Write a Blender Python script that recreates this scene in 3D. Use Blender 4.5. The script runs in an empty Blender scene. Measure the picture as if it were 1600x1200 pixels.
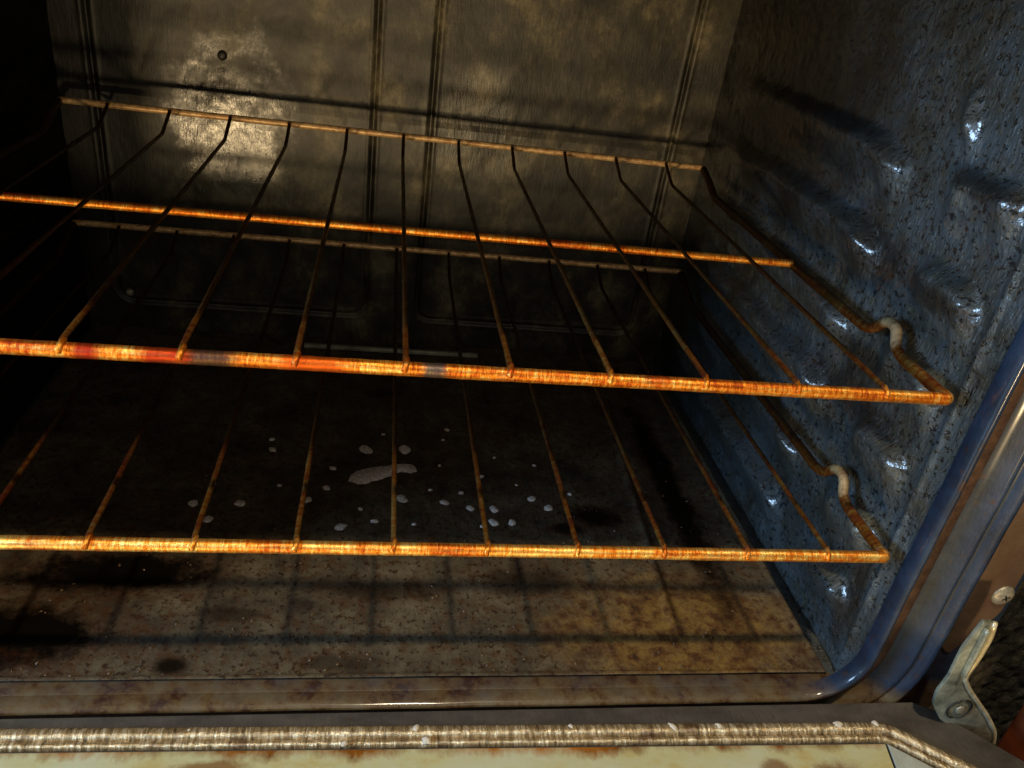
import bpy, bmesh, math, random
from mathutils import Vector, Matrix, noise

S = bpy.context.scene
C = S.collection
R = math.radians

# ------------------------------------------------------------------ camera
cam_d = bpy.data.cameras.new("camera")
cam = bpy.data.objects.new("camera", cam_d)
C.objects.link(cam)
cam_d.sensor_width = 36.0
cam_d.lens = 1230.2 / 1600.0 * 36.0
cam_d.clip_start = 0.01
cam_d.clip_end = 50.0
right = Vector((0.98377, -0.12270, 0.13092))
down = Vector((0.05284, -0.49916, -0.86490))
fwd = Vector((0.17148, 0.85778, -0.48457))
m = Matrix((right, -down, -fwd)).transposed().to_4x4()
m.translation = Vector((-0.0140, -0.3348, 0.1839))
cam.matrix_world = m
cam_d.dof.use_dof = False
S.camera = cam

# ------------------------------------------------------------------ light
w = bpy.data.worlds.new("World")
S.world = w
w.use_nodes = True
w.node_tree.nodes["Background"].inputs[0].default_value = (0.55, 0.68, 1.0, 1)
w.node_tree.nodes["Background"].inputs[1].default_value = 0.012


def aim(o, target):
    o.rotation_euler = (Vector(target) - o.location).to_track_quat('-Z', 'Y').to_euler()


def lamp(name, kind, loc, target, power, col, size=0.1, **kw):
    d = bpy.data.lights.new(name, kind)
    d.energy = power
    d.color = col
    if kind == 'AREA':
        d.shape = kw.get('shape', 'DISK')
        d.size = size
        if d.shape in ('RECTANGLE', 'ELLIPSE'):
            d.size_y = kw['size_y']
    else:
        d.shadow_soft_size = size
    if kind == 'SPOT':
        d.spot_size = kw['cone']
        d.spot_blend = kw['blend']
    o = bpy.data.objects.new(name, d)
    C.objects.link(o)
    o.location = loc
    aim(o, target)
    return o


# kitchen ceiling lamp, high above and a little in front of the oven mouth
lamp("ceiling_lamp", 'AREA', (0.15, -0.74, 2.0), (0, 0, -0.1), 33, (1.0, 0.84, 0.58), 0.10)
# added low spot with no source of its own, brightens the rack bars
lamp("bar_highlight_fill", 'SPOT', (0.06, -1.50, -0.172), (0.06, 0.46, 1.66), 20, (1.0, 0.76, 0.42), 0.022, cone=R(82.2), blend=0.05)
# daylight from a window on the left
lamp("window_daylight", 'AREA', (-1.40, -0.50, 0.35), (0.3, 0.05, -0.05), 24, (0.45, 0.69, 1.0), 0.5)
# warm light thrown up into the oven from low on the left, cut off below by the open door
lamp("low_warm_lamp", 'AREA', (-0.73, -2.50, -0.90), (-0.05, 0.46, 0.05), 40, (1.0, 0.72, 0.38), 0.22)
# added broad weak fill that lifts the dark middle of the floor
lamp("floor_fill", 'AREA', (0.1, -1.3, 0.75), (0, 0.2, -0.2), 2.6, (1.0, 0.88, 0.72), 0.9)

S.view_settings.view_transform = 'Standard'
S.view_settings.look = 'None'
S.view_settings.exposure = 0.0
S.view_settings.gamma = 1.0


# ------------------------------------------------------------------ helpers
def srgb(r, g, b):
    f = lambda c: ((c / 255 + 0.055) / 1.055) ** 2.4 if c > 10 else c / 255 / 12.92
    return (f(r), f(g), f(b), 1)


class N:
    """small node-tree writer"""

    def __init__(s, name):
        s.m = bpy.data.materials.new(name)
        s.m.use_nodes = True
        s.t = s.m.node_tree
        s.b = s.t.nodes["Principled BSDF"]
        tc = s.t.nodes.new("ShaderNodeTexCoord")
        s.obj = tc.outputs["Object"]

    def n(s, typ, **kw):
        nd = s.t.nodes.new(typ)
        for k, v in kw.items():
            if k in nd.inputs.keys():
                s.put(nd.inputs[k], v)
            else:
                setattr(nd, k, v)
        return nd

    def put(s, inp, v):
        if isinstance(v, bpy.types.NodeSocket):
            s.t.links.new(v, inp)
        else:
            inp.default_value = v

    def map(s, scale=(1, 1, 1), rot=(0, 0, 0), loc=(0, 0, 0), src=None):
        nd = s.n("ShaderNodeMapping")
        s.put(nd.inputs["Vector"], src or s.obj)
        nd.inputs["Scale"].default_value = scale
        nd.inputs["Rotation"].default_value = rot
        nd.inputs["Location"].default_value = loc
        return nd.outputs[0]

    def noise(s, vec, scale=1.0, detail=4, rough=0.6, dist=0.0):
        nd = s.n("ShaderNodeTexNoise")
        s.put(nd.inputs["Vector"], vec)
        nd.inputs["Scale"].default_value = scale
        nd.inputs["Detail"].default_value = detail
        nd.inputs["Roughness"].default_value = rough
        nd.inputs["Distortion"].default_value = dist
        return nd.outputs["Fac"]

    def ramp(s, fac, stops):
        nd = s.n("ShaderNodeValToRGB")
        s.put(nd.inputs[0], fac)
        e = nd.color_ramp.elements
        while len(e) < len(stops):
            e.new(0.5)
        for el, (p, c) in zip(e, stops):
            el.position = p
            el.color = c if not isinstance(c, (int, float)) else (c, c, c, 1)
        return nd.outputs[0]

    def mix(s, fac, a, b, mode='MIX'):
        nd = s.n("ShaderNodeMix")
        nd.data_type = 'RGBA'
        nd.blend_type = mode
        s.put(nd.inputs["Factor"], fac)
        s.put(nd.inputs["A"] if False else nd.inputs[6], a)
        s.put(nd.inputs[7], b)
        return nd.outputs[2]

    def math(s, op, a, b=0.0, c=None, clamp=False):
        nd = s.n("ShaderNodeMath")
        nd.operation = op
        nd.use_clamp = clamp
        s.put(nd.inputs[0], a)
        s.put(nd.inputs[1], b)
        if c is not None:
            s.put(nd.inputs[2], c)
        return nd.outputs[0]

    def blob(s, centre, radii, wobble=0.35, nscale=60, soft=0.25):
        """1 inside an uneven ellipse on the surface, 0 outside"""
        v = s.n("ShaderNodeVectorMath", operation='SUBTRACT')
        s.put(v.inputs[0], s.obj)
        v.inputs[1].default_value = centre
        d = s.n("ShaderNodeVectorMath", operation='DIVIDE')
        s.put(d.inputs[0], v.outputs[0])
        d.inputs[1].default_value = radii
        l = s.n("ShaderNodeVectorMath", operation='LENGTH')
        s.put(l.inputs[0], d.outputs[0])
        nz = s.noise(s.map(), nscale, 5, 0.7)
        dist = s.math('ADD', l.outputs["Value"], s.math('MULTIPLY', s.math('SUBTRACT', nz, 0.5), wobble * 4))
        mr = s.n("ShaderNodeMapRange")
        s.put(mr.inputs[0], dist)
        mr.inputs[1].default_value = 1.0 + soft
        mr.inputs[2].default_value = 1.0 - soft
        mr.interpolation_type = 'SMOOTHSTEP'
        return mr.outputs[0]

    def bump(s, hgt, dist, strength=1.0, prev=None):
        nd = s.n("ShaderNodeBump")
        s.put(nd.inputs["Height"], hgt)
        nd.inputs["Distance"].default_value = dist
        nd.inputs["Strength"].default_value = strength
        if prev is not None:
            s.put(nd.inputs["Normal"], prev)
        return nd.outputs[0]

    def done(s, col, rough=0.5, metal=0.0, normal=None, spec=0.5, coat=0.0):
        s.put(s.b.inputs["Base Color"], col)
        s.put(s.b.inputs["Roughness"], rough)
        s.put(s.b.inputs["Metallic"], metal)
        s.put(s.b.inputs["Specular IOR Level"], spec)
        if coat:
            s.b.inputs["Coat Weight"].default_value = coat
            s.b.inputs["Coat Roughness"].default_value = 0.13
        if normal is not None:
            s.put(s.b.inputs["Normal"], normal)
        return s.m


# ------------------------------------------------------------------ materials
def mat_side_enamel():
    k = N("blue_black_enamel_with_baked_on_grime")
    big = k.noise(k.map(), 22, 6, 0.65)
    col = k.ramp(big, [(0.30, srgb(34, 29, 21)), (0.45, srgb(62, 65, 62)), (0.60, srgb(72, 82, 88)), (0.75, srgb(110, 111, 102))])
    g = k.ramp(k.noise(k.map(), 140, 5, 0.7), [(0.50, 0.0), (0.68, 1.0)])
    col = k.mix(k.math('MULTIPLY', g, 0.55), col, srgb(74, 66, 44))
    pits = k.ramp(k.noise(k.map((1, 1, 1.3)), 240, 3, 0.6), [(0.34, 1.0), (0.42, 0.0)])
    specks = k.ramp(k.noise(k.map(loc=(3, 1, 7)), 520, 2, 0.5), [(0.66, 0.0), (0.70, 1.0)])
    col = k.mix(k.math('MULTIPLY', specks, 0.2), col, srgb(170, 176, 176))
    col = k.mix(k.math('MULTIPLY', pits, 0.8), col, srgb(14, 10, 8))
    # shade painted over the upper back; dark brown patches along the ledges
    painted_shade = k.blob((0.30, 0.37, 0.11), (0.08, 0.20, 0.10), 0.25, 18, 0.5)
    col = k.mix(k.math('MULTIPLY', painted_shade, 0.95), col, srgb(12, 8, 5))
    for c, r_ in (((0.30, 0.13, 0.035), (0.05, 0.035, 0.02)), ((0.30, 0.06, 0.036), (0.05, 0.04, 0.008)), ((0.30, 0.10, -0.055), (0.05, 0.05, 0.012)),
                  ((0.30, 0.02, -0.17), (0.05, 0.008, 0.045)), ((0.30, 0.10, -0.03), (0.05, 0.03, 0.012)), ((0.30, 0.05, 0.102), (0.05, 0.035, 0.006))):
        col = k.mix(k.math('MULTIPLY', k.blob(c, r_, 0.5, 70, 0.5), 0.75), col, srgb(30, 22, 10))
    hair = k.noise(k.map((1, 500, 150), (R(32), 0, 0)), 1.0, 3, 0.6)
    lump = k.noise(k.map(), 110, 4, 0.6)
    nrm = k.bump(lump, 0.0020, 0.8)
    nrm = k.bump(hair, 0.0012, 0.9, nrm)
    nrm = k.bump(k.math('SUBTRACT', 1.0, pits), 0.0016, 1.0, nrm)
    ro = k.ramp(big, [(0.35, 0.52), (0.65, 0.30)])
    k.b.inputs["Coat IOR"].default_value = 1.9
    k.put(k.b.inputs["Coat Normal"], k.bump(k.noise(k.map(), 260, 3, 0.6), 0.0006, 0.7))
    return k.done(col, ro, 0.0, nrm, 0.45, coat=0.5)


def mat_back_enamel():
    k = N("khaki_grey_enamel_back")
    n1 = k.noise(k.map((1, 1, 0.8)), 22, 8, 0.68, 0.0)
    col = k.ramp(n1, [(0.36, srgb(12, 10, 6)), (0.46, srgb(38, 34, 24)), (0.54, srgb(66, 60, 44)), (0.68, srgb(126, 116, 88))])
    n2 = k.noise(k.map(), 90, 5, 0.7)
    col = k.mix(k.math('MULTIPLY', k.ramp(n2, [(0.5, 0.0), (0.7, 1.0)]), 0.5), col, srgb(52, 46, 34))
    streak = k.noise(k.map((500, 1, 110), (0, R(-12), 0)), 1.0, 3, 0.6)
    nrm = k.bump(k.noise(k.map(), 45, 4, 0.6), 0.0004, 0.6)
    nrm = k.bump(streak, 0.0004, 0.6, nrm)
    painted_shade = k.blob((-0.30, 0.46, 0.05), (0.10, 0.1, 0.25), 0.3, 14, 0.6)  # shade at the left edge painted into the enamel colour
    col = k.mix(k.math('MULTIPLY', painted_shade, 0.85), col, srgb(12, 10, 7))
    fine = k.ramp(k.noise(k.map((1, 1, 0.6)), 130, 6, 0.8), [(0.46, 0.0), (0.60, 1.0)])
    col = k.mix(k.math('MULTIPLY', fine, 0.45), col, srgb(24, 20, 13))
    gl = k.blob((-0.163, 0.46, -0.010), (0.046, 0.1, 0.070), 0.7, 34, 0.4)
    gl2 = k.blob((0.075, 0.46, 0.02), (0.05, 0.1, 0.05), 0.3, 30, 0.5)
    ro = k.math('SUBTRACT', 0.50, k.math('MULTIPLY', k.math('MAXIMUM', gl, k.math('MULTIPLY', gl2, 0.6)), 0.29))
    return k.done(col, ro, 0.0, nrm, 0.55)


def mat_floor():
    k = N("stained_brown_floor_enamel")
    n1 = k.noise(k.map(), 30, 7, 0.7)
    col = k.ramp(n1, [(0.32, srgb(40, 33, 24)), (0.5, srgb(74, 65, 50)), (0.68, srgb(98, 88, 70))])
    # rust freckles
    n2 = k.noise(k.map(), 95, 6, 0.75)
    fr = k.ramp(n2, [(0.51, 0.0), (0.60, 1.0)])
    col = k.mix(k.math('MULTIPLY', fr, 0.65), col, srgb(66, 40, 18))
    n3 = k.noise(k.map(), 230, 4, 0.7)
    col = k.mix(k.math('MULTIPLY', k.ramp(n3, [(0.55, 0.0), (0.61, 1.0)]), 0.85), col, srgb(36, 18, 7))
    # yellow brown patch in the right front corner
    y = k.blob((0.21, 0.035, -0.218), (0.085, 0.05, 0.1), 0.45, 40, 0.5)
    col = k.mix(k.math('MULTIPLY', y, 0.7), col, k.ramp(n2, [(0.40, srgb(128, 98, 44)), (0.55, srgb(92, 58, 20)), (0.66, srgb(34, 18, 8))]))
    smask = 0.0
    for c, r_, st in (((-0.224, 0.036, 0), (0.052, 0.023, 1), 1.0), ((-0.178, 0.090, 0), (0.056, 0.019, 1), 1.0), ((-0.245, 0.012, 0), (0.03, 0.01, 1), 0.9), ((-0.126, 0.011, 0), (0.008, 0.006, 1), 0.9),
                      ((0.060, -0.0097, 0), (0.014, 0.004, 1), 0.8), ((0.172, 0.161, 0), (0.024, 0.012, 1), 0.9), ((0.145, 0.145, 0), (0.012, 0.008, 1), 0.8),
                      ((0.250, 0.20, 0), (0.013, 0.14, 1), 0.92), ((-0.10, 0.052, 0), (0.02, 0.006, 1), 0.5), ((0.10, 0.085, 0), (0.03, 0.014, 1), 0.6),
                      ((0.0, 0.075, 0), (0.035, 0.010, 1), 0.55), ((-0.03, 0.012, 0), (0.02, 0.006, 1), 0.5)):
        b = k.blob((c[0], c[1], -0.218), r_, 0.45, 70, 0.42)
        rim = k.blob((c[0], c[1], -0.218), tuple(q * 1.35 for q in r_), 0.55, 110, 0.4)
        col = k.mix(k.math('MULTIPLY', rim, 0.5 * st), col, srgb(58, 30, 10))
        col = k.mix(k.math('MULTIPLY', b, st), col, srgb(10, 6, 3))
        smask = k.math('MAXIMUM', smask, k.math('MULTIPLY', b, st))
    nrm = k.bump(n3, 0.0007, 0.8)
    nrm = k.bump(k.noise(k.map((420, 130, 1), (0, 0, R(-25))), 1.0, 3, 0.6), 0.0005, 0.8, nrm)
    k.done(col, k.ramp(n1, [(0.35, 0.66), (0.65, 0.46)]), 0.0, nrm, 0.3)
    k.put(k.b.inputs['Specular IOR Level'], k.math('SUBTRACT', 0.3, k.math('MULTIPLY', smask, 0.25)))
    return k.m


def mat_frame():
    k = N("dark_brown_grey_porcelain_frame")
    n1 = k.noise(k.map(), 26, 6, 0.7)
    col = k.ramp(n1, [(0.3, srgb(20, 24, 32)), (0.5, srgb(30, 44, 64)), (0.7, srgb(46, 62, 84))])
    rust = k.ramp(k.noise(k.map(), 120, 6, 0.75), [(0.58, 0.0), (0.66, 1.0)])
    col = k.mix(k.math('MULTIPLY', rust, 0.65), col, srgb(70, 42, 18))
    sep = k.n("ShaderNodeSeparateXYZ")
    k.put(sep.inputs[0], k.obj)
    mr = k.n("ShaderNodeMapRange")
    k.put(mr.inputs[0], k.math('ADD', sep.outputs[2], k.math('MULTIPLY', n1, 0.012)))
    mr.inputs[1].default_value = -0.206
    mr.inputs[2].default_value = -0.216
    dirt = k.ramp(k.noise(k.map(), 60, 6, 0.75), [(0.40, srgb(96, 82, 58)), (0.52, srgb(88, 66, 36)), (0.62, srgb(56, 30, 12))])
    col = k.mix(mr.outputs[0], col, dirt)
    g = k.noise(k.map((480, 480, 160), (0, R(25), 0)), 1.0, 3, 0.65)
    nrm = k.bump(g, 0.0003, 0.8)
    nrm = k.bump(k.noise(k.map(), 160, 4, 0.6), 0.0004, 0.6, nrm)
    k.b.inputs["Coat IOR"].default_value = 1.8
    return k.done(col, 0.5, 0.0, nrm, 0.3, coat=0.3)


def mat_brown_strip():
    k = N("matt_brown_trim_paint")
    col = k.ramp(k.noise(k.map(), 70, 5, 0.7), [(0.3, srgb(86, 66, 52)), (0.7, srgb(104, 84, 66))])
    return k.done(col, 0.55, 0.0, k.bump(k.noise(k.map((300, 300, 900)), 1, 3), 0.0003, 0.7))


def mat_door_border():
    k = N("grey_brown_door_border_enamel")
    n1 = k.noise(k.map((1, 2, 1)), 30, 6, 0.7)
    col = k.ramp(n1, [(0.3, srgb(58, 54, 50)), (0.6, srgb(84, 78, 72)), (0.8, srgb(98, 90, 80))])
    sp = k.ramp(k.noise(k.map(), 140, 6, 0.75), [(0.60, 0.0), (0.66, 1.0)])
    col = k.mix(k.math('MULTIPLY', sp, 0.6), col, srgb(66, 46, 24))
    nrm = k.bump(k.noise(k.map((420, 90, 1), (0, 0, R(-22))), 1.0, 4, 0.7), 0.0006, 0.8)
    return k.done(col, 0.5, 0.0, nrm, 0.4)


def mat_cream():
    k = N("rust_stained_cream_enamel")
    n1 = k.noise(k.map((1, 1.6, 1)), 24, 6, 0.65)
    col = k.ramp(n1, [(0.30, srgb(190, 170, 104)), (0.45, srgb(196, 194, 150)), (0.65, srgb(200, 204, 176))])
    # rust creeps in from the gasket edge: distance along Y
    sep = k.n("ShaderNodeSeparateXYZ")
    k.put(sep.inputs[0], k.obj)
    ln = k.math('ADD', sep.outputs[1], k.math('MULTIPLY', sep.outputs[0], 0.0185))
    d = k.math('ADD', ln, k.math('MULTIPLY', k.math('SUBTRACT', k.noise(k.map((1, 0.5, 1)), 34, 6, 0.7), 0.5), 0.034))
    mr = k.n("ShaderNodeMapRange")
    k.put(mr.inputs[0], d)
    mr.inputs[1].default_value = -0.0535
    mr.inputs[2].default_value = -0.0455
    col = k.mix(mr.outputs[0], col, k.ramp(n1, [(0.35, srgb(84, 44, 14)), (0.6, srgb(170, 108, 34))]))
    for c, r_ in (((0.270, -0.075, -0.22), (0.020, 0.010, 1)), ((0.232, -0.068, -0.22), (0.010, 0.007, 1)), ((-0.09, -0.056, -0.22), (0.018, 0.004, 1))):
        col = k.mix(k.math('MULTIPLY', k.blob(c, r_, 0.4, 90, 0.4), 0.75), col, srgb(120, 70, 20))
    return k.done(col, 0.35, 0.0, k.bump(n1, 0.0008, 0.5))


def mat_bar(name, dark=0.0, cross=0, burnt=(), shift=0.0, silver=()):
    """tarnished plated steel rod: fine bands round the rod in yellow, orange and brown"""
    k = N(name)
    oi = k.n("ShaderNodeObjectInfo")
    rnd = k.math('MULTIPLY', oi.outputs["Random"], 7.0)
    off = k.n("ShaderNodeCombineXYZ")
    for i in range(3):
        k.put(off.inputs[i], rnd)
    va = k.n("ShaderNodeVectorMath", operation='ADD')
    k.put(va.inputs[0], k.obj)
    k.put(va.inputs[1], off.outputs[0])
    src = va.outputs[0]
    if cross == 0:      # rod runs along X
        bands = k.noise(k.map((760, 50, 180), (0, R(28), R(12)), src=src), 1.0, 5, 0.8)
        mid = k.noise(k.map((70, 60, 60), src=src), 1.0, 5, 0.7)
        long_ = k.noise(k.map((26, 380, 380), src=src), 1.0, 4, 0.65)
    else:               # rod runs along Y
        bands = k.noise(k.map((60, 420, 140), (R(15), 0, 0), src=src), 1.0, 5, 0.75)
        mid = k.noise(k.map((60, 60, 60), src=src), 1.0, 5, 0.7)
        long_ = k.noise(k.map((380, 26, 380), src=src), 1.0, 4, 0.65)
    mixv = k.math('ADD', k.math('ADD', k.math('MULTIPLY', bands, 0.50), shift), k.math('ADD', k.math('MULTIPLY', mid, 0.22), k.math('MULTIPLY', long_, 0.28)))
    col = k.ramp(mixv, [(0.36, srgb(74, 26, 8)), (0.44, srgb(188, 84, 14)), (0.51, srgb(238, 146, 34)), (0.60, srgb(255, 224, 130))])
    patch = k.ramp(k.noise(k.map((22, 40, 40), src=src), 1.0, 5, 0.7), [(0.36, 1.0), (0.47, 0.0)])
    col = k.mix(k.math('MULTIPLY', patch, 0.7), col, srgb(168, 44, 10))
    for px, wd, cc in burnt:
        col = k.mix(k.math('MULTIPLY', k.blob((px, 0, 0), (wd, 0.05, 0.05), 0.35, 160, 0.5), 0.9), col, cc)
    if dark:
        # depth shade painted in: rust tone at the mouth, near black further back
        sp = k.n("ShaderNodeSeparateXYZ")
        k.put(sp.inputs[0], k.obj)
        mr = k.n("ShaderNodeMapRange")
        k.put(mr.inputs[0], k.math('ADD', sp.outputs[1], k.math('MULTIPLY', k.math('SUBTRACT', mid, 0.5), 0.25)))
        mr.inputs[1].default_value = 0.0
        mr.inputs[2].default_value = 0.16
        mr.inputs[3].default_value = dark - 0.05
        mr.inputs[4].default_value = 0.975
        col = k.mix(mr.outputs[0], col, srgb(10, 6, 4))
        for c_, w_, cc in silver:
            col = k.mix(k.math('MULTIPLY', k.blob(c_, w_, 0.4, 160, 0.5), k.ramp(bands, [(0.34, 0.25), (0.52, 1.0)])), col, cc)
    nrm = k.bump(bands, 0.0005, 0.8)
    return k.done(col, k.ramp(mid, [(0.3, 0.55), (0.6, 0.35)]), 0.8 if not dark else 0.0, nrm, 0.6 if not dark else 0.2)


def mat_gasket():
    k = N("worn_shiny_gasket")
    b = k.noise(k.map((560, 90, 90), (0, 0, R(24))), 1.0, 5, 0.75)
    col = k.ramp(b, [(0.34, srgb(104, 88, 62)), (0.5, srgb(188, 160, 114)), (0.66, srgb(255, 240, 204))])
    col = k.mix(k.math('MULTIPLY', k.ramp(k.noise(k.map(), 60, 4), [(0.55, 0.0), (0.65, 1.0)]), 0.6), col, srgb(96, 54, 28))
    return k.done(col, 0.24, 0.55, k.bump(b, 0.0011, 1.0), 0.8)


def mat_plain(name, c1, c2, rough=0.5, metal=0.0, scale=120, bump=0.0006, spec=0.5):
    k = N(name)
    n_ = k.noise(k.map(), scale, 5, 0.7)
    return k.done(k.ramp(n_, [(0.32, c1), (0.68, c2)]), rough, metal, k.bump(n_, bump, 0.8), spec)


def mat_wood():
    k = N("reddish_brown_wood")
    g = k.noise(k.map((260, 8, 40)), 1.0, 5, 0.6, 0.4)
    return k.done(k.ramp(g, [(0.3, srgb(60, 27, 12)), (0.7, srgb(124, 58, 28))]), 0.45, 0.0, k.bump(g, 0.0004, 0.6))


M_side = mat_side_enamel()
M_back = mat_back_enamel()
M_floor = mat_floor()
M_frame = mat_frame()
M_strip = mat_brown_strip()
M_border = mat_door_border()
M_cream = mat_cream()
M_barx = mat_bar("tarnished_orange_rod")
M_barx_burnt = mat_bar("scorched_orange_rod", burnt=((-0.089, 0.011, srgb(62, 48, 44)), (0.014, 0.006, srgb(80, 80, 80)), (-0.110, 0.010, srgb(172, 44, 8)), (-0.045, 0.016, srgb(212, 92, 16)), (-0.142, 0.005, srgb(160, 26, 8))))
M_barx_yellow = mat_bar("golden_yellow_rod", shift=0.03)
M_barr = mat_plain("tarnished_tan_rod", srgb(160, 108, 56), srgb(240, 204, 148), 0.40, 0.25, 160, 0.0004)
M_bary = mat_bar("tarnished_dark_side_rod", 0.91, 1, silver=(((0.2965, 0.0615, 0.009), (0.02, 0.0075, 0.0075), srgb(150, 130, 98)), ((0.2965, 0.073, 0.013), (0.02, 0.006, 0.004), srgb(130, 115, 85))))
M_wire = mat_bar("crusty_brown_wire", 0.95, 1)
M_gasket = mat_gasket()
M_steel = mat_plain("brushed_zinc_steel", srgb(112, 114, 98), srgb(190, 190, 166), 0.36, 0.35, 90)
M_steel_edge = mat_plain("bright_worn_steel_edge", srgb(190, 176, 136), srgb(232, 220, 184), 0.25, 0.3, 150, 0.0003)
M_screw = mat_plain("dull_screw_steel", srgb(130, 124, 108), srgb(186, 178, 156), 0.38, 0.4, 300)
M_dark = mat_plain("sooty_black_enamel", srgb(20, 18, 16), srgb(40, 36, 30), 0.5, 0, 60)
M_left_shade = mat_plain("shade_black_left_wall", srgb(9, 8, 7), srgb(22, 19, 15), 0.6, 0, 60, 0.001, 0.2)  # black base colour stands in for the shade on the left wall
M_body = mat_plain("greasy_black_side_panel", srgb(10, 10, 9), srgb(52, 46, 32), 0.6, 0, 170, 0.004)
M_ash = mat_plain("pale_grey_ash", srgb(150, 138, 128), srgb(250, 244, 236), 0.85, 0, 420, 0.0012)
M_fleck = mat_plain("whitish_fleck", srgb(190, 178, 158), srgb(226, 216, 200), 0.5, 0, 500)
M_wood = mat_wood()


# ------------------------------------------------------------------ mesh helpers
def empty(name, loc=(0, 0, 0)):
    o = bpy.data.objects.new(name, None)
    o.empty_display_size = 0.05
    C.objects.link(o)
    o.location = loc
    return o


def link(name, bm, mat, parent=None, smooth=True, angle=None):
    me = bpy.data.meshes.new(name)
    bm.normal_update()
    bm.to_mesh(me)
    bm.free()
    me.materials.append(mat)
    if smooth:
        for p in me.polygons:
            p.use_smooth = True
        if angle:
            me.set_sharp_from_angle(angle=R(angle))
    o = bpy.data.objects.new(name, me)
    C.objects.link(o)
    if parent:
        o.parent = parent
        o.matrix_parent_inverse = Matrix.Identity(4)
    return o


def tag(o, label, cat, group=None, kind=None):
    o["label"] = label
    o["category"] = cat
    if group:
        o["group"] = group
    if kind:
        o["kind"] = kind


def fillet(pts, r, seg=4):
    """round the corners of a 3D polyline"""
    pts = [Vector(p) for p in pts]
    out = [pts[0]]
    for a, b, c in zip(pts, pts[1:], pts[2:]):
        u, v = (a - b), (c - b)
        rr = min(r, u.length * 0.48, v.length * 0.48)
        p, q = b + u.normalized() * rr, b + v.normalized() * rr
        for i in range(seg + 1):
            t = i / seg
            out.append(p * (1 - t) ** 2 + b * 2 * t * (1 - t) + q * t * t)
    out.append(pts[-1])
    return out


def tube(bm, pts, r, sides=12, caps=True, wob=0.0, step=None, seed=0, flat=1.0, wf=220):
    pts = [Vector(p) for p in pts]
    if step:
        new = [pts[0]]
        for a, b in zip(pts, pts[1:]):
            k = max(1, int((b - a).length / step))
            for i in range(1, k + 1):
                new.append(a.lerp(b, i / k))
        pts = new
    rings = []
    t0 = (pts[1] - pts[0]).normalized()
    ref = Vector((0, 0, 1)) if abs(t0.z) < 0.9 else Vector((1, 0, 0))
    for i, p in enumerate(pts):
        t = (pts[min(i + 1, len(pts) - 1)] - pts[max(i - 1, 0)]).normalized()
        u = t.cross(ref).normalized()
        v = u.cross(t).normalized()
        rr = r
        ring = []
        for s in range(sides):
            a = 2 * math.pi * s / sides
            if wob:
                rr = r * (1 + wob * noise.noise(Vector((p.x * wf + seed, p.y * wf + math.cos(a) * 1.2, p.z * wf + math.sin(a) * 1.2))))
            ring.append(bm.verts.new(p + u * (math.cos(a) * rr) + v * (math.sin(a) * rr * flat)))
        rings.append(ring)
    for a, b in zip(rings, rings[1:]):
        for s in range(sides):
            bm.faces.new((a[s], a[(s + 1) % sides], b[(s + 1) % sides], b[s]))
    if caps:
        bm.faces.new(rings[0][::-1])
        bm.faces.new(rings[-1])
    return bm


def box(bm, a, b, bevel=0.0):
    vs = [bm.verts.new((x, y, z)) for x in (a[0], b[0]) for y in (a[1], b[1]) for z in (a[2], b[2])]
    fs = [bm.faces.new([vs[i] for i in f]) for f in ((0, 1, 3, 2), (4, 6, 7, 5), (0, 4, 5, 1), (2, 3, 7, 6), (0, 2, 6, 4), (1, 5, 7, 3))]
    if bevel:
        es = list({e for f in fs for e in f.edges})
        bmesh.ops.bevel(bm, geom=es, offset=bevel, segments=2, profile=0.5, affect='EDGES')
    return bm


def prism(bm, outline, axis, lo, hi, bevel=0.0):
    """outline in the two other axes, extruded along axis"""
    def mk(p, w_):
        if axis == 1:
            return (p[0], w_, p[1])
        if axis == 2:
            return (p[0], p[1], w_)
        return (w_, p[0], p[1])
    a = [bm.verts.new(mk(p, lo)) for p in outline]
    b = [bm.verts.new(mk(p, hi)) for p in outline]
    n_ = len(outline)
    fs = [bm.faces.new(a), bm.faces.new(b[::-1])]
    for i in range(n_):
        fs.append(bm.faces.new((a[i], b[i], b[(i + 1) % n_], a[(i + 1) % n_])))
    bmesh.ops.recalc_face_normals(bm, faces=fs)
    if bevel:
        es = [e for e in bm.edges if e.verts[0] in a and e.verts[1] in a]
        es += [e for e in bm.edges if e.verts[0] in b and e.verts[1] in b]
        bmesh.ops.bevel(bm, geom=es, offset=bevel, segments=2, profile=0.5, affect='EDGES')
    return bm


def grid(bm, nu, nv, fn):
    vs = [[bm.verts.new(fn(i / nu, j / nv)) for j in range(nv + 1)] for i in range(nu + 1)]
    for i in range(nu):
        for j in range(nv):
            bm.faces.new((vs[i][j], vs[i + 1][j], vs[i + 1][j + 1], vs[i][j + 1]))
    return bm


def sm(a, b, x):
    t = max(0.0, min(1.0, (x - a) / (b - a)))
    return t * t * (3 - 2 * t)


# ------------------------------------------------------------------ oven cavity
XW = 0.310      # side walls
YB = 0.460      # back wall
ZF = -0.2215    # cavity bottom
ZC = 0.215      # cavity ceiling

oven = empty("oven", (0, 0, ZF))
tag(oven, "dirty blue-black enamel oven cavity with its door hanging open, stained floor and grimy ribbed walls", "oven")


def P(o):
    """keep world placement although the parent empty sits at the oven's base"""
    o.matrix_parent_inverse = Matrix.Translation((0, 0, -ZF))
    return o


TOPS = [-0.004 + 0.0545 * k for k in range(-3, 3)]


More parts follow.
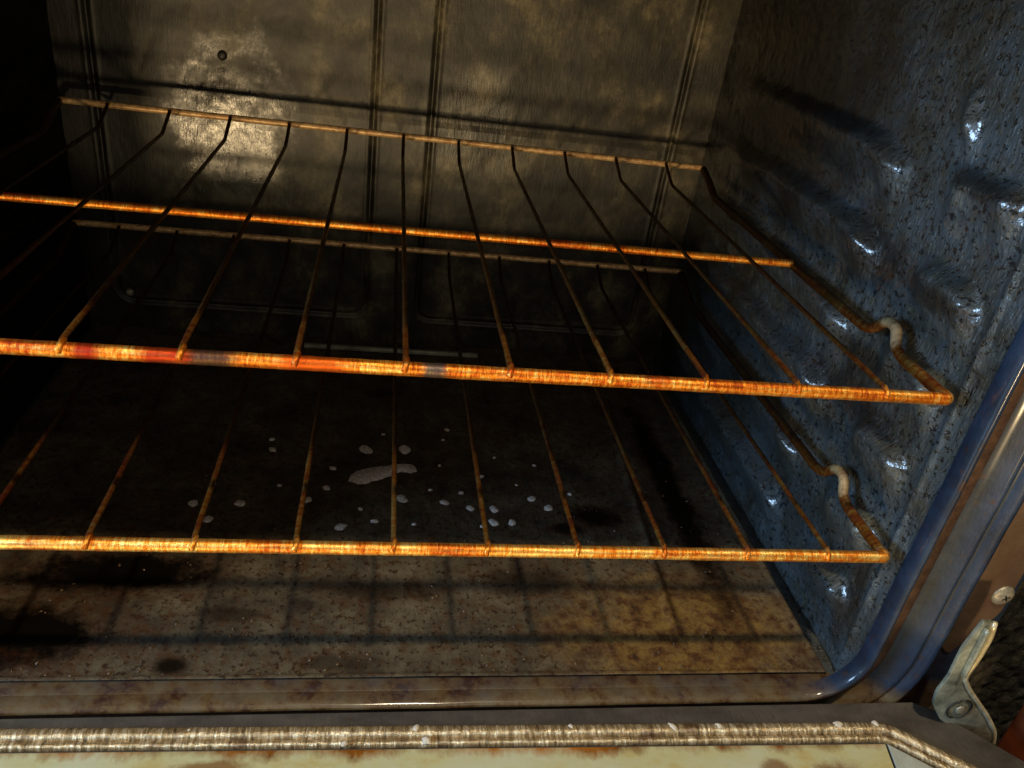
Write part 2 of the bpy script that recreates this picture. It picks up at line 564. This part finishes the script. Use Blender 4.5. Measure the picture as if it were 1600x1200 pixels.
def rib(y, z):
    """stamped rack ledges: steep upper face, long lower slope; a long rear run and a short front one"""
    h = 0.0
    for zt in TOPS:
        dz = zt - z + 0.0045 * noise.noise(Vector((y * 22, zt * 37, 4)))
        wav = 0.0028 * noise.noise(Vector((y * 30, zt * 40, 0)))
        back = sm(0.118, 0.146, y) * (1 - sm(0.33, 0.445, y))
        frt = sm(0.018, 0.034, y) * (1 - sm(0.066, 0.088, y))
        # the ledge bends down at its ends
        bend = 0.018 * (1 - sm(0.115, 0.165, y)) * sm(0.10, 0.13, y) + 0.010 * (1 - sm(0.016, 0.040, y)) + 0.008 * sm(0.06, 0.085, y) * (1 - sm(0.09, 0.10, y))
        d = dz - bend * 0.6
        prof = sm(-0.0070, 0.0060, d) * (1 - sm(0.004, 0.037, d))
        h = max(h, (0.0120 + wav) * prof * max(back, frt * 0.8))
    # lone dimple near the mouth, above the top ledge
    h += 0.0055 * math.exp(-((y - 0.088 - (z - 0.131) * 0.5) / 0.0055) ** 2 - ((z - 0.131) / 0.013) ** 2)
    return h


def wall_fn(sx):
    def f(u, v):
        y = -0.0085 + u * (YB + 0.010)
        z = ZF - 0.003 + v * (ZC - ZF + 0.003)
        h = rib(y, z)
        # vertical shallow crease near the mouth
        h += 0.0016 * math.exp(-((y - 0.008 - (z + 0.1) * 0.02) / 0.0025) ** 2)
        h += 0.0010 * noise.noise(Vector((y * 60, z * 60, sx))) + 0.0006 * noise.noise(Vector((y * 170, z * 170, sx * 3)))
        edge = min(1.0, (y + 0.0085) / 0.006)
        return (sx * (XW - h * edge), y, z)
    return f


bm = bmesh.new()
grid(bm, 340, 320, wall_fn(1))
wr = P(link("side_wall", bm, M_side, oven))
wr["label"] = "bluish stained right side wall with rack ledges"
bm = bmesh.new()
grid(bm, 170, 160, wall_fn(-1))
bmesh.ops.reverse_faces(bm, faces=bm.faces)
wl = P(link("side_wall", bm, M_left_shade, oven))
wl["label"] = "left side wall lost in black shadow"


# back wall with two embossed panels
def rr_dist(x, z, x0, x1, z0, z1, r):
    cx, cz = (x0 + x1) / 2, (z0 + z1) / 2
    qx, qz = abs(x - cx) - (x1 - x0) / 2 + r, abs(z - cz) - (z1 - z0) / 2 + r
    return math.hypot(max(qx, 0), max(qz, 0)) + min(max(qx, qz), 0) - r


def back_fn(u, v):
    x = -XW + u * 2 * XW
    z = ZF + v * (ZC - ZF)
    h = 0.0
    for x0, x1 in ((-0.279, -0.0285), (0.0262, 0.272)):
        d = rr_dist(x, z, x0, x1, -0.189, 0.30, 0.016)
        h -= 0.0034 * math.exp(-(d / 0.0017) ** 2)
        h += 0.0006 * math.exp(-((abs(d) - 0.0048) / 0.0016) ** 2)
    # fluting of the outer edge strip
    h += 0.0006 * noise.noise(Vector((x * 25, z * 25, 5))) + 0.00016 * noise.noise(Vector((x * 110, z * 110, 9)))
    return (x, YB - h, z)


bm = bmesh.new()
grid(bm, 520, 330, back_fn)
bmesh.ops.reverse_faces(bm, faces=bm.faces)
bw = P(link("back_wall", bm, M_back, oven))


def dome(bm, c, axis, r, h, seg=20, rings=5, slot=False):
    """low round head; axis is the outward unit vector"""
    axis = Vector(axis).normalized()
    u = axis.cross(Vector((0.3, 0.2, 1))).normalized()
    v = axis.cross(u)
    prev = None
    c = Vector(c)
    for k in range(rings + 1):
        a = math.pi / 2 * k / rings
        rad, hh = r * math.cos(a), h * math.sin(a)
        if k == rings:
            top = bm.verts.new(c + axis * h)
            for s in range(seg):
                bm.faces.new((prev[s], prev[(s + 1) % seg], top))
            break
        ring = [bm.verts.new(c + u * math.cos(2 * math.pi * s / seg) * rad + v * math.sin(2 * math.pi * s / seg) * rad + axis * hh) for s in range(seg)]
        if prev:
            for s in range(seg):
                bm.faces.new((prev[s], prev[(s + 1) % seg], ring[(s + 1) % seg], ring[s]))
        prev = ring
    bmesh.ops.recalc_face_normals(bm, faces=bm.faces)
    return bm


bm = bmesh.new()
dome(bm, (-0.166, YB - 0.0015, 0.061), (0, -1, 0), 0.0042, 0.0022)
link("bolt", bm, M_dark, bw)
bm = bmesh.new()
dome(bm, (-0.268, YB - 0.001, -0.180), (0, -1, 0), 0.0042, 0.003)
link("bolt", bm, M_screw, bw)

# ceiling
bm = bmesh.new()
box(bm, (-XW - 0.01, -0.002, ZC), (XW + 0.01, YB + 0.01, ZC + 0.004))
P(link("ceiling", bm, M_dark, oven, smooth=False))
# unseen overhang added above the mouth to cut the ceiling lamp's light
bm = bmesh.new()
box(bm, (-0.385, -0.062, 0.245), (0.385, 0.030, 0.360), 0.006)
P(link("light_cut_overhang", bm, M_dark, oven, smooth=True, angle=35))
bm = bmesh.new()
box(bm, (-0.303, -0.0075, -0.2225), (0.303, 0.0035, -0.2197), 0.0010)
P(link("sill", bm, M_frame, oven, smooth=True, angle=35))
# cavity bottom, below the loose floor panel
bm = bmesh.new()
box(bm, (-XW - 0.002, -0.004, ZF - 0.004), (XW + 0.002, YB + 0.002, ZF - 0.0004))
P(link("cavity_bottom", bm, M_side, oven, smooth=False))


# loose floor panel with rolled edges and one pressed crease
def floor_fn(u, v):
    x = -0.304 + u * 0.6035
    y = 0.0005 + v * 0.4545
    z = -0.2178
    # pressed crease running back from the front right
    xc = 0.202 + (y - 0.043) / 0.32 * 0.021
    z += 0.0022 * math.exp(-((x - xc) / 0.0032) ** 2) * sm(0.035, 0.055, y)
    z -= 0.0022 * sm(0.0, 0.014, x - xc - 0.010) * sm(0.06, 0.10, y) * (1 - sm(0.0, 0.012, x - xc - 0.044))
    e = min(x + 0.304, 0.2955 - x + 0.004, y - 0.0005 + 0.001)
    z += 0.0016 * math.exp(-((e - 0.0022) / 0.0016) ** 2)
    z -= 0.0026 * sm(0.0012, -0.0004, e)
    z += 0.0008 * noise.noise(Vector((x * 14, y * 14, 3))) + 0.0003 * noise.noise(Vector((x * 90, y * 90, 7)))
    return (x, y, z)


bm = bmesh.new()
grid(bm, 420, 300, floor_fn)
floor = P(link("floor_panel", bm, M_floor, oven))

random.seed(4)


def blobmesh(bm, c, rx, ry, rot, hgt, seed, seg=18, rings=3, wob=0.22):
    c = Vector(c)
    ca, sa = math.cos(rot), math.sin(rot)
    prev = None
    for k in range(rings + 1):
        f = 1 - k / rings
        hh = hgt * (1 - f ** 3)
        if k == rings:
            t = bm.verts.new(c + Vector((0, 0, hgt)))
            for s in range(seg):
                bm.faces.new((prev[s], prev[(s + 1) % seg], t))
            break
        ring = []
        for s in range(seg):
            a = 2 * math.pi * s / seg
            rr = 1 + wob * (noise.noise(Vector((math.cos(a) * 1.3 + seed * 3.1, math.sin(a) * 1.3, seed))) + 0.6 * noise.noise(Vector((math.cos(a) * 4.5 + seed * 1.7, math.sin(a) * 4.5, seed))))
            px, py = rx * f * math.cos(a) * rr, ry * f * math.sin(a) * rr
            ring.append(bm.verts.new(c + Vector((px * ca - py * sa, px * sa + py * ca, hh))))
        if prev:
            for s in range(seg):
                bm.faces.new((prev[s], prev[(s + 1) % seg], ring[(s + 1) % seg], ring[s]))
        prev = ring
    return bm


ASH = [(-0.0183, 0.245, 5.2), (0.0152, 0.2473, 5.2), (-0.0449, 0.216, 2.6), (-0.048, 0.1887, 2.8), (-0.1455, 0.1649, 3.6), (-0.1115, 0.1663, 3.6),
       (-0.1312, 0.1465, 3.4), (-0.0616, 0.1724, 3.4), (-0.0338, 0.141, 3.8), (0.0122, 0.1772, 4.4), (-0.0085, 0.1486, 2.6), (0.0469, 0.1737, 3.6),
       (0.068, 0.1672, 3.4), (0.087, 0.1671, 3.8), (0.0852, 0.1502, 3.8), (0.1003, 0.1507, 3.2), (0.1206, 0.182, 3.4), (0.1331, 0.1706, 3.4),
       (-0.0995, 0.2552, 2.2), (-0.097, 0.2398, 3.0), (0.0546, 0.2823, 2.2), (0.0798, 0.211, 2.4), (0.0615, 0.187, 2.2),
       (0.050, 0.265, 1.6), (0.095, 0.24, 1.4), (-0.02, 0.163, 1.8), (0.036, 0.19, 1.5), (0.022, 0.146, 1.6), (-0.085, 0.19, 1.5), (0.11, 0.20, 1.4),
       (-0.004, 0.27, 1.3), (0.075, 0.145, 1.4), (0.045, 0.225, 1.3), (-0.135, 0.19, 1.2), (0.13, 0.23, 1.6), (0.155, 0.19, 1.6)]
for i, (x, y, r) in enumerate(ASH):
    bm = bmesh.new()
    blobmesh(bm, (x, y, -0.2176), r * 0.001, r * 0.00125, random.uniform(0, 3), 0.0010, i, seg=28, wob=0.26)
    link("ash_spot", bm, M_ash, floor)
bm = bmesh.new()
prev = None
out = []
# long dried spill, a club shape with a knob at its right end
spine = [(-0.0262, 0.2015, 0.0085), (-0.018, 0.2055, 0.0095), (-0.008, 0.2105, 0.0090), (0.002, 0.2160, 0.0078), (0.0095, 0.2190, 0.0060), (0.0165, 0.2195, 0.0066), (0.0225, 0.2165, 0.0050)]
L, Rr = [], []
for i, (x, y, h) in enumerate(spine):
    a, b = spine[max(i - 1, 0)], spine[min(i + 1, len(spine) - 1)]
    t = Vector((b[0] - a[0], b[1] - a[1], 0)).normalized()
    nn = Vector((-t.y, t.x, 0))
    L.append(Vector((x, y, -0.2176)) + nn * h)
    Rr.append(Vector((x, y, -0.2176)) - nn * h)
loop = [Vector((-0.0315, 0.199, -0.2176))] + Rr + [Vector((0.0262, 0.2145, -0.2176))] + L[::-1]
loop = fillet(loop + [loop[0]], 0.004, 3)[:-1]
loop = [Vector((p.x + 0.0016 * noise.noise(p * 260), p.y + 0.0016 * noise.noise(p * 260 + Vector((5, 5, 5))), p.z)) for p in loop]
base = [bm.verts.new(p) for p in loop]
cen = sum(loop, Vector()) / len(loop)
ins = [bm.verts.new(Vector((p.x + (cen.x - p.x) * 0.06, p.y + (cen.y - p.y) * 0.12, -0.2167))) for p in loop]
for i in range(len(base)):
    j = (i + 1) % len(base)
    bm.faces.new((base[i], base[j], ins[j], ins[i]))
bm.faces.new(ins)
bmesh.ops.recalc_face_normals(bm, faces=bm.faces)
link("dried_spill", bm, M_ash, floor)

# baked-on grit and tiny blisters over the front of the panel: uncountable
bm = bmesh.new()
for i in range(300):
    y = 0.004 + 0.24 * random.random() ** 1.7
    x = random.uniform(-0.29, 0.285)
    blobmesh(bm, (x, y, -0.2178), random.uniform(0.0004, 0.0013), random.uniform(0.0004, 0.0012), random.uniform(0, 3), random.uniform(0.0005, 0.0012), i, seg=8, rings=2, wob=0.5)
gr = link("grit", bm, mat_plain("baked_on_grit", srgb(30, 18, 9), srgb(104, 78, 44), 0.28, 0, 90, 0.0003), floor)
gr["kind"] = "stuff"

# pale strip at the slot in the rear of the floor
bm = bmesh.new()
box(bm, (-0.090, 0.428, -0.2172), (0.096, 0.4335, -0.2125), 0.0012)
link("slot_strip", bm, M_steel, floor, smooth=True, angle=40)

# ------------------------------------------------------------------ front frame swept round the mouth
PROF = [(-0.0006, -0.0060), (-0.0010, -0.0075), (-0.0010, -0.0120), (-0.0004, -0.0152), (0.0006, -0.0172), (0.0020, -0.0180), (0.0034, -0.0172), (0.0044, -0.0145),
        (0.0056, -0.0090), (0.0080, -0.0060), (0.0185, -0.0055), (0.0212, -0.0066), (0.0250, -0.0092), (0.0308, -0.0148), (0.0322, -0.0158), (0.0334, -0.0156), (0.0343, -0.0140), (0.0352, -0.0140), (0.0362, -0.0156), (0.0392, -0.0184), (0.0408, -0.0196), (0.0428, -0.0194),
        (0.0442, -0.0170), (0.0450, -0.0105), (0.0500, -0.0092), (0.0860, -0.0092), (0.0875, -0.0080), (0.0875, 0.0300)]


def round_rect(hw, z0, z1, r, seg=14):
    pts = []
    for cx, cz, a0 in ((hw - r, z0 + r, -90), (hw - r, z1 - r, 0), (-hw + r, z1 - r, 90), (-hw + r, z0 + r, 180)):
        for i in range(seg + 1):
            a = R(a0 + 90 * i / seg)
            pts.append((Vector((cx + r * math.cos(a), 0, cz + r * math.sin(a))), Vector((math.cos(a), 0, math.sin(a)))))
    return pts


def densify(pts, step):
    out = []
    for (a, na), (b, nb) in zip(pts, pts[1:] + pts[:1]):
        k = max(1, int((b - a).length / step))
        for i in range(k):
            out.append((a.lerp(b, i / k), na.lerp(nb, i / k).normalized()))
    return out


path = densify(round_rect(XW, ZF + 0.0005, ZC, 0.036), 0.012)
bm = bmesh.new()
rows = []
for p, n_ in path:
    dent = 0.0005 * noise.noise(p * 30)
    rows.append([bm.verts.new(p + n_ * o_ + Vector((0, y_ + dent, 0))) for o_, y_ in PROF])
for a, b in zip(rows, rows[1:] + rows[:1]):
    for i in range(len(PROF) - 1):
        bm.faces.new((a[i], b[i], b[i + 1], a[i + 1]))
bmesh.ops.recalc_face_normals(bm, faces=bm.faces)
frame = P(link("front_frame", bm, M_frame, oven))

# brown strip lying in the channel of the frame
CP = [(0.0072, -0.0052), (0.0078, -0.0080), (0.0100, -0.0092), (0.0140, -0.0096), (0.0180, -0.0090), (0.0200, -0.0072), (0.0204, -0.0052)]
bm = bmesh.new()
rows = [[bm.verts.new(p + n_ * (o_ + 0.0003 * noise.noise(p * 60)) + Vector((0, y_, 0))) for o_, y_ in CP] for p, n_ in path]
for a, b in zip(rows, rows[1:] + rows[:1]):
    for i in range(len(CP) - 1):
        bm.faces.new((a[i], b[i], b[i + 1], a[i + 1]))
bmesh.ops.recalc_face_normals(bm, faces=bm.faces)
link("channel_strip", bm, mat_plain("brown_heat_stained_strip", srgb(52, 36, 28), srgb(88, 66, 52), 0.5, 0, 130, 0.0008), frame)

# brown trim strips on the flat outer margin
bm = bmesh.new()
ol = fillet([(0.3600, 0, 0.26), (0.3600, 0, -0.178), (0.3710, 0, -0.188), (0.3920, 0, -0.1500), (0.3920, 0, 0.26)], 0.004, 3)
prism(bm, [(p.x, p.z) for p in ol], 1, -0.0108, -0.0085, 0.0006)
strip = link("trim_strip", bm, M_strip, frame, smooth=True, angle=35)


def screw_head(bm, c, r):
    dome(bm, c, (0, -1, 0), r, r * 0.42, 26, 6)
    return bm


bm = bmesh.new()
screw_head(bm, (0.3860, -0.0106, -0.1340), 0.0076)
bm2 = bm
sc = link("screw", bm2, M_screw, frame)
bm = bmesh.new()
for a in (0.5, 0.5 + math.pi / 2):
    u = Vector((math.cos(a), 0, math.sin(a)))
    v = Vector((-math.sin(a), 0, math.cos(a)))
    c = Vector((0.3860, -0.01376, -0.1340))
    q = [c + u * s * 0.0026 + v * t * 0.0005 for s, t in ((-1, -1), (1, -1), (1, 1), (-1, 1))]
    lo = [bm.verts.new(p) for p in q]
    hi = [bm.verts.new(p + Vector((0, -0.0002, 0))) for p in q]
    bm.faces.new(hi)
    for i in range(4):
        bm.faces.new((lo[i], lo[(i + 1) % 4], hi[(i + 1) % 4], hi[i]))
link("screw_recess", bm, M_dark, frame, smooth=False)

# dark outer panel beside the frame, behind the hinge
bm = bmesh.new()


def body_fn(u, v):
    x = 0.3970 + u * 0.28
    z = -0.42 + v * 0.68
    return (x, 0.010 + 0.004 * noise.noise(Vector((x * 120, z * 120, 2))) + 0.012 * min(1, u * 5), z)


grid(bm, 120, 260, body_fn)
bmesh.ops.reverse_faces(bm, faces=bm.faces)
P(link("outer_panel", bm, M_body, oven))

# ------------------------------------------------------------------ hinge
H = [(0.3507, -0.1290), (0.3586, -0.1301), (0.3617, -0.1419), (0.3620, -0.1604), (0.3605, -0.1736), (0.3610, -0.1795), (0.3690, -0.1897), (0.3942, -0.2152),
     (0.4080, -0.2318), (0.4131, -0.2454), (0.3793, -0.2300), (0.3605, -0.2180), (0.3489, -0.2027), (0.3466, -0.1911), (0.3487, -0.1775), (0.3469, -0.1518)]
Hf = fillet([Vector((x, 0, z)) for x, z in H] + [Vector((H[0][0], 0, H[0][1]))], 0.0028, 3)[:-1]
bm = bmesh.new()
prism(bm, [(p.x, p.z) for p in Hf], 1, -0.0378, -0.0352, 0.0004)
hinge = P(link("hinge", bm, M_steel, oven, smooth=True, angle=35))
bm = bmesh.new()
edge = fillet([(x, -0.0375, z) for x, z in H[1:10]], 0.006, 4)
tube(bm, edge, 0.0016, 10, step=0.004)
link("rolled_edge", bm, M_steel_edge, hinge)
bm = bmesh.new()
edge = fillet([(0.3530, -0.0400, -0.1330), (0.3545, -0.0400, -0.1560), (0.3560, -0.0395, -0.1740)], 0.006, 4)
tube(bm, edge, 0.0022, 10, step=0.004, flat=0.6)
link("hinge_arm", bm, M_steel, hinge)
bm = bmesh.new()
tube(bm, [(0.3690 + 0.0084 * math.cos(R(a)), -0.0386, -0.2068 + 0.0084 * math.sin(R(a))) for a in range(0, 361, 15)], 0.0006, 6, caps=False)
link("rivet_rim", bm, M_dark, hinge)
bm = bmesh.new()
dome(bm, (0.3690, -0.0377, -0.2068), (0, -1, 0), 0.0068, 0.0011, 26, 5)
rv = link("rivet", bm, M_steel, hinge)
bm = bmesh.new()
dome(bm, (0.3690, -0.0392, -0.2068), (0, -1, 0), 0.0036, 0.0014, 22, 5)
link("rivet", bm, M_screw, hinge)

# ------------------------------------------------------------------ open door
ZD = -0.2215
bm = bmesh.new()
pl = [(-0.46, -0.0208), (0.352, -0.0208), (0.364, -0.0270), (0.4040, -0.0670), (0.4300, -0.105), (0.4300, -0.200), (-0.46, -0.200)]
prism(bm, pl, 2, ZD - 0.030, ZD, 0.0012)
door = P(link("door", bm, M_border, oven, smooth=True, angle=35))
door["label"] = "open oven door seen along its hinge edge"

gpts = [(-0.46, -0.0318, ZD + 0.0014), (-0.2, -0.0336, ZD + 0.0014), (0.3190, -0.0420, ZD + 0.0014), (0.3700, -0.0810, ZD + 0.0014), (0.4000, -0.105, ZD + 0.0014)]
bm = bmesh.new()
tube(bm, fillet(gpts, 0.010, 8), 0.0042, 14, wob=0.10, step=0.0010, seed=3, flat=0.9, wf=420)
gk = link("gasket", bm, M_gasket, door)
gp2 = [(-0.46, -0.0374, ZD + 0.0010), (-0.2, -0.0396, ZD + 0.0010), (0.3160, -0.0486, ZD + 0.0010), (0.3660, -0.0880, ZD + 0.0010), (0.3960, -0.112, ZD + 0.0010)]
bm = bmesh.new()
tube(bm, fillet(gp2, 0.010, 8), 0.0026, 12, wob=0.17, step=0.0010, seed=8, wf=480)
link("inner_bead", bm, M_gasket, door)
# cream inner panels: one long, one corner piece
bm = bmesh.new()
prism(bm, [(-0.45, -0.0435), (-0.2, -0.0438), (0.3125, -0.0530), (0.2990, -0.115), (0.2880, -0.195), (-0.45, -0.195)], 2, ZD + 0.0004, ZD + 0.0024, 0.0008)
link("inner_panel", bm, M_cream, door, smooth=True, angle=35)
bm = bmesh.new()
prism(bm, [(0.3140, -0.0530), (0.3630, -0.0925), (0.3900, -0.114), (0.3900, -0.195), (0.2900, -0.195), (0.3005, -0.115)], 2, ZD + 0.0004, ZD + 0.0024, 0.0008)
o = link("inner_panel", bm, mat_plain("pale_grey_enamel", srgb(150, 154, 140), srgb(182, 186, 176), 0.35, 0, 60), door, smooth=True, angle=35)
o["label"] = "pale grey corner piece of the inner panel"
CR = [(-0.105, -0.0325, 1.0), (0.020, -0.0345, 3.0), (0.112, -0.0355, 2.2), (0.176, -0.0372, 3.0), (0.206, -0.0375, 2.6), (0.286, -0.0385, 3.8), (0.312, -0.0385, 2.6), (0.026, -0.0420, 2.8), (-0.02, -0.043, 2.0)]  # whitish flecks set along the gasket
for i, (x, y, r) in enumerate(CR):
    bm = bmesh.new()
    blobmesh(bm, (x, y - 0.002, ZD + 0.0042), r * 0.001, r * 0.0008, random.uniform(0, 3), 0.0016, i + 50, wob=0.4)
    link("pale_fleck", bm, M_fleck, door)

# ------------------------------------------------------------------ racks
WS = 0.0508
XR = 0.2936
RD = 0.416
RB, RWI = 0.0036, 0.0015


def make_rack():
    t = empty("oven_rack", (0, 0, 0))
    bm = bmesh.new()
    tube(bm, fillet([(-XR, 0.004, 0), (-XR, 0, 0), (XR, 0, 0), (XR, 0.004, 0)], 0.003, 4), RB, 14, wob=0.07, step=0.003, seed=1)
    link("front_bar", bm, M_barx_burnt, t)
    bm = bmesh.new()
    tube(bm, [(-XR + 0.002, 0.1959, 0.0016), (XR - 0.002, 0.1959, 0.0016)], RB * 0.82, 12, wob=0.06, step=0.004, seed=2)
    link("middle_bar", bm, M_barx, t)
    bm = bmesh.new()
    tube(bm, fillet([(-XR, RD - 0.004, 0.0150), (-XR, RD, 0.0163), (XR, RD, 0.0163), (XR, RD - 0.004, 0.0150)], 0.003, 4), RB * 0.80, 12, wob=0.06, step=0.004, seed=3)
    link("rear_bar", bm, M_barr, t)
    for s in (-1, 1):
        x = s * XR
        pts = [(x, 0.003, 0), (x, 0.046, 0.0005), (x + s * 0.0005, 0.0560, 0.0035), (x + s * 0.003, 0.0640, 0.0120), (x + s * 0.003, 0.0735, 0.0125), (x + s * 0.0008, 0.0830, 0.0022),
               (x, 0.0900, 0.0002), (x, 0.3700, 0.0), (x, 0.3950, 0.0100), (x, RD - 0.003, 0.0155)]
        bm = bmesh.new()
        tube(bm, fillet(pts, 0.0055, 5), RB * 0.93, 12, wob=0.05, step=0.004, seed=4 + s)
        link("side_rail", bm, M_bary, t)
    bm = bmesh.new()
    zt = RB + RWI - 0.0006
    pts = [(0, -0.0008, zt - 0.0016), (0, 0.0012, zt - 0.0002), (0, 0.005, zt), (0, 0.3830, zt), (0, RD - 0.0055, 0.0163), (0, RD - 0.0045, 0.0185)]
    tube(bm, fillet(pts, 0.004, 4), RWI, 9, wob=0.16, step=0.003, seed=9)
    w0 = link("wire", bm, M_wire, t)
    w0.location.x = -5 * WS
    for i in range(1, 11):
        c = w0.copy()
        C.objects.link(c)
        c.parent = t
        c.location.x = (i - 5) * WS
    # little weld beads where the wires meet the front bar
    bm = bmesh.new()
    tube(bm, fillet([(-0.0006, -0.0042, 0.0006), (0, -0.0032, 0.0030), (0.0004, -0.0006, zt - 0.0008), (0.0004, 0.0022, zt - 0.0003)], 0.002, 3), RWI * 1.12, 9, wob=0.3, step=0.0015, seed=21)
    b0 = link("weld_bead", bm, M_barx, t)
    b0.location.x = -5 * WS
    for i in range(1, 11):
        c = b0.copy()
        C.objects.link(c)
        c.parent = t
        c.location.x = (i - 5) * WS
    return t


rack = make_rack()
tag(rack, "upper rusty wire oven rack with a bright orange front bar, close to the camera", "oven rack", "wire racks in the oven")
low = rack.copy()
C.objects.link(low)
for ch in list(rack.children):
    c = ch.copy()
    C.objects.link(c)
    c.parent = low
low.location = (0.0004, -0.0073, -0.1069)
for ch in low.children:
    if ch.name.startswith("front_bar"):
        ch.data = ch.data.copy()
        ch.data.materials[0] = M_barx_yellow
low["label"] = "lower wire oven rack with a yellow-gold front bar, just above the stained oven floor"

# ------------------------------------------------------------------ wood beside the oven
bm = bmesh.new()
box(bm, (0.4310, -0.30, -0.50), (0.4700, -0.026, -0.212), 0.003)
wd = link("wooden_cabinet", bm, M_wood, None, smooth=True, angle=35)
tag(wd, "reddish brown wooden cabinet edge at the bottom right corner beside the hinge", "cabinet")
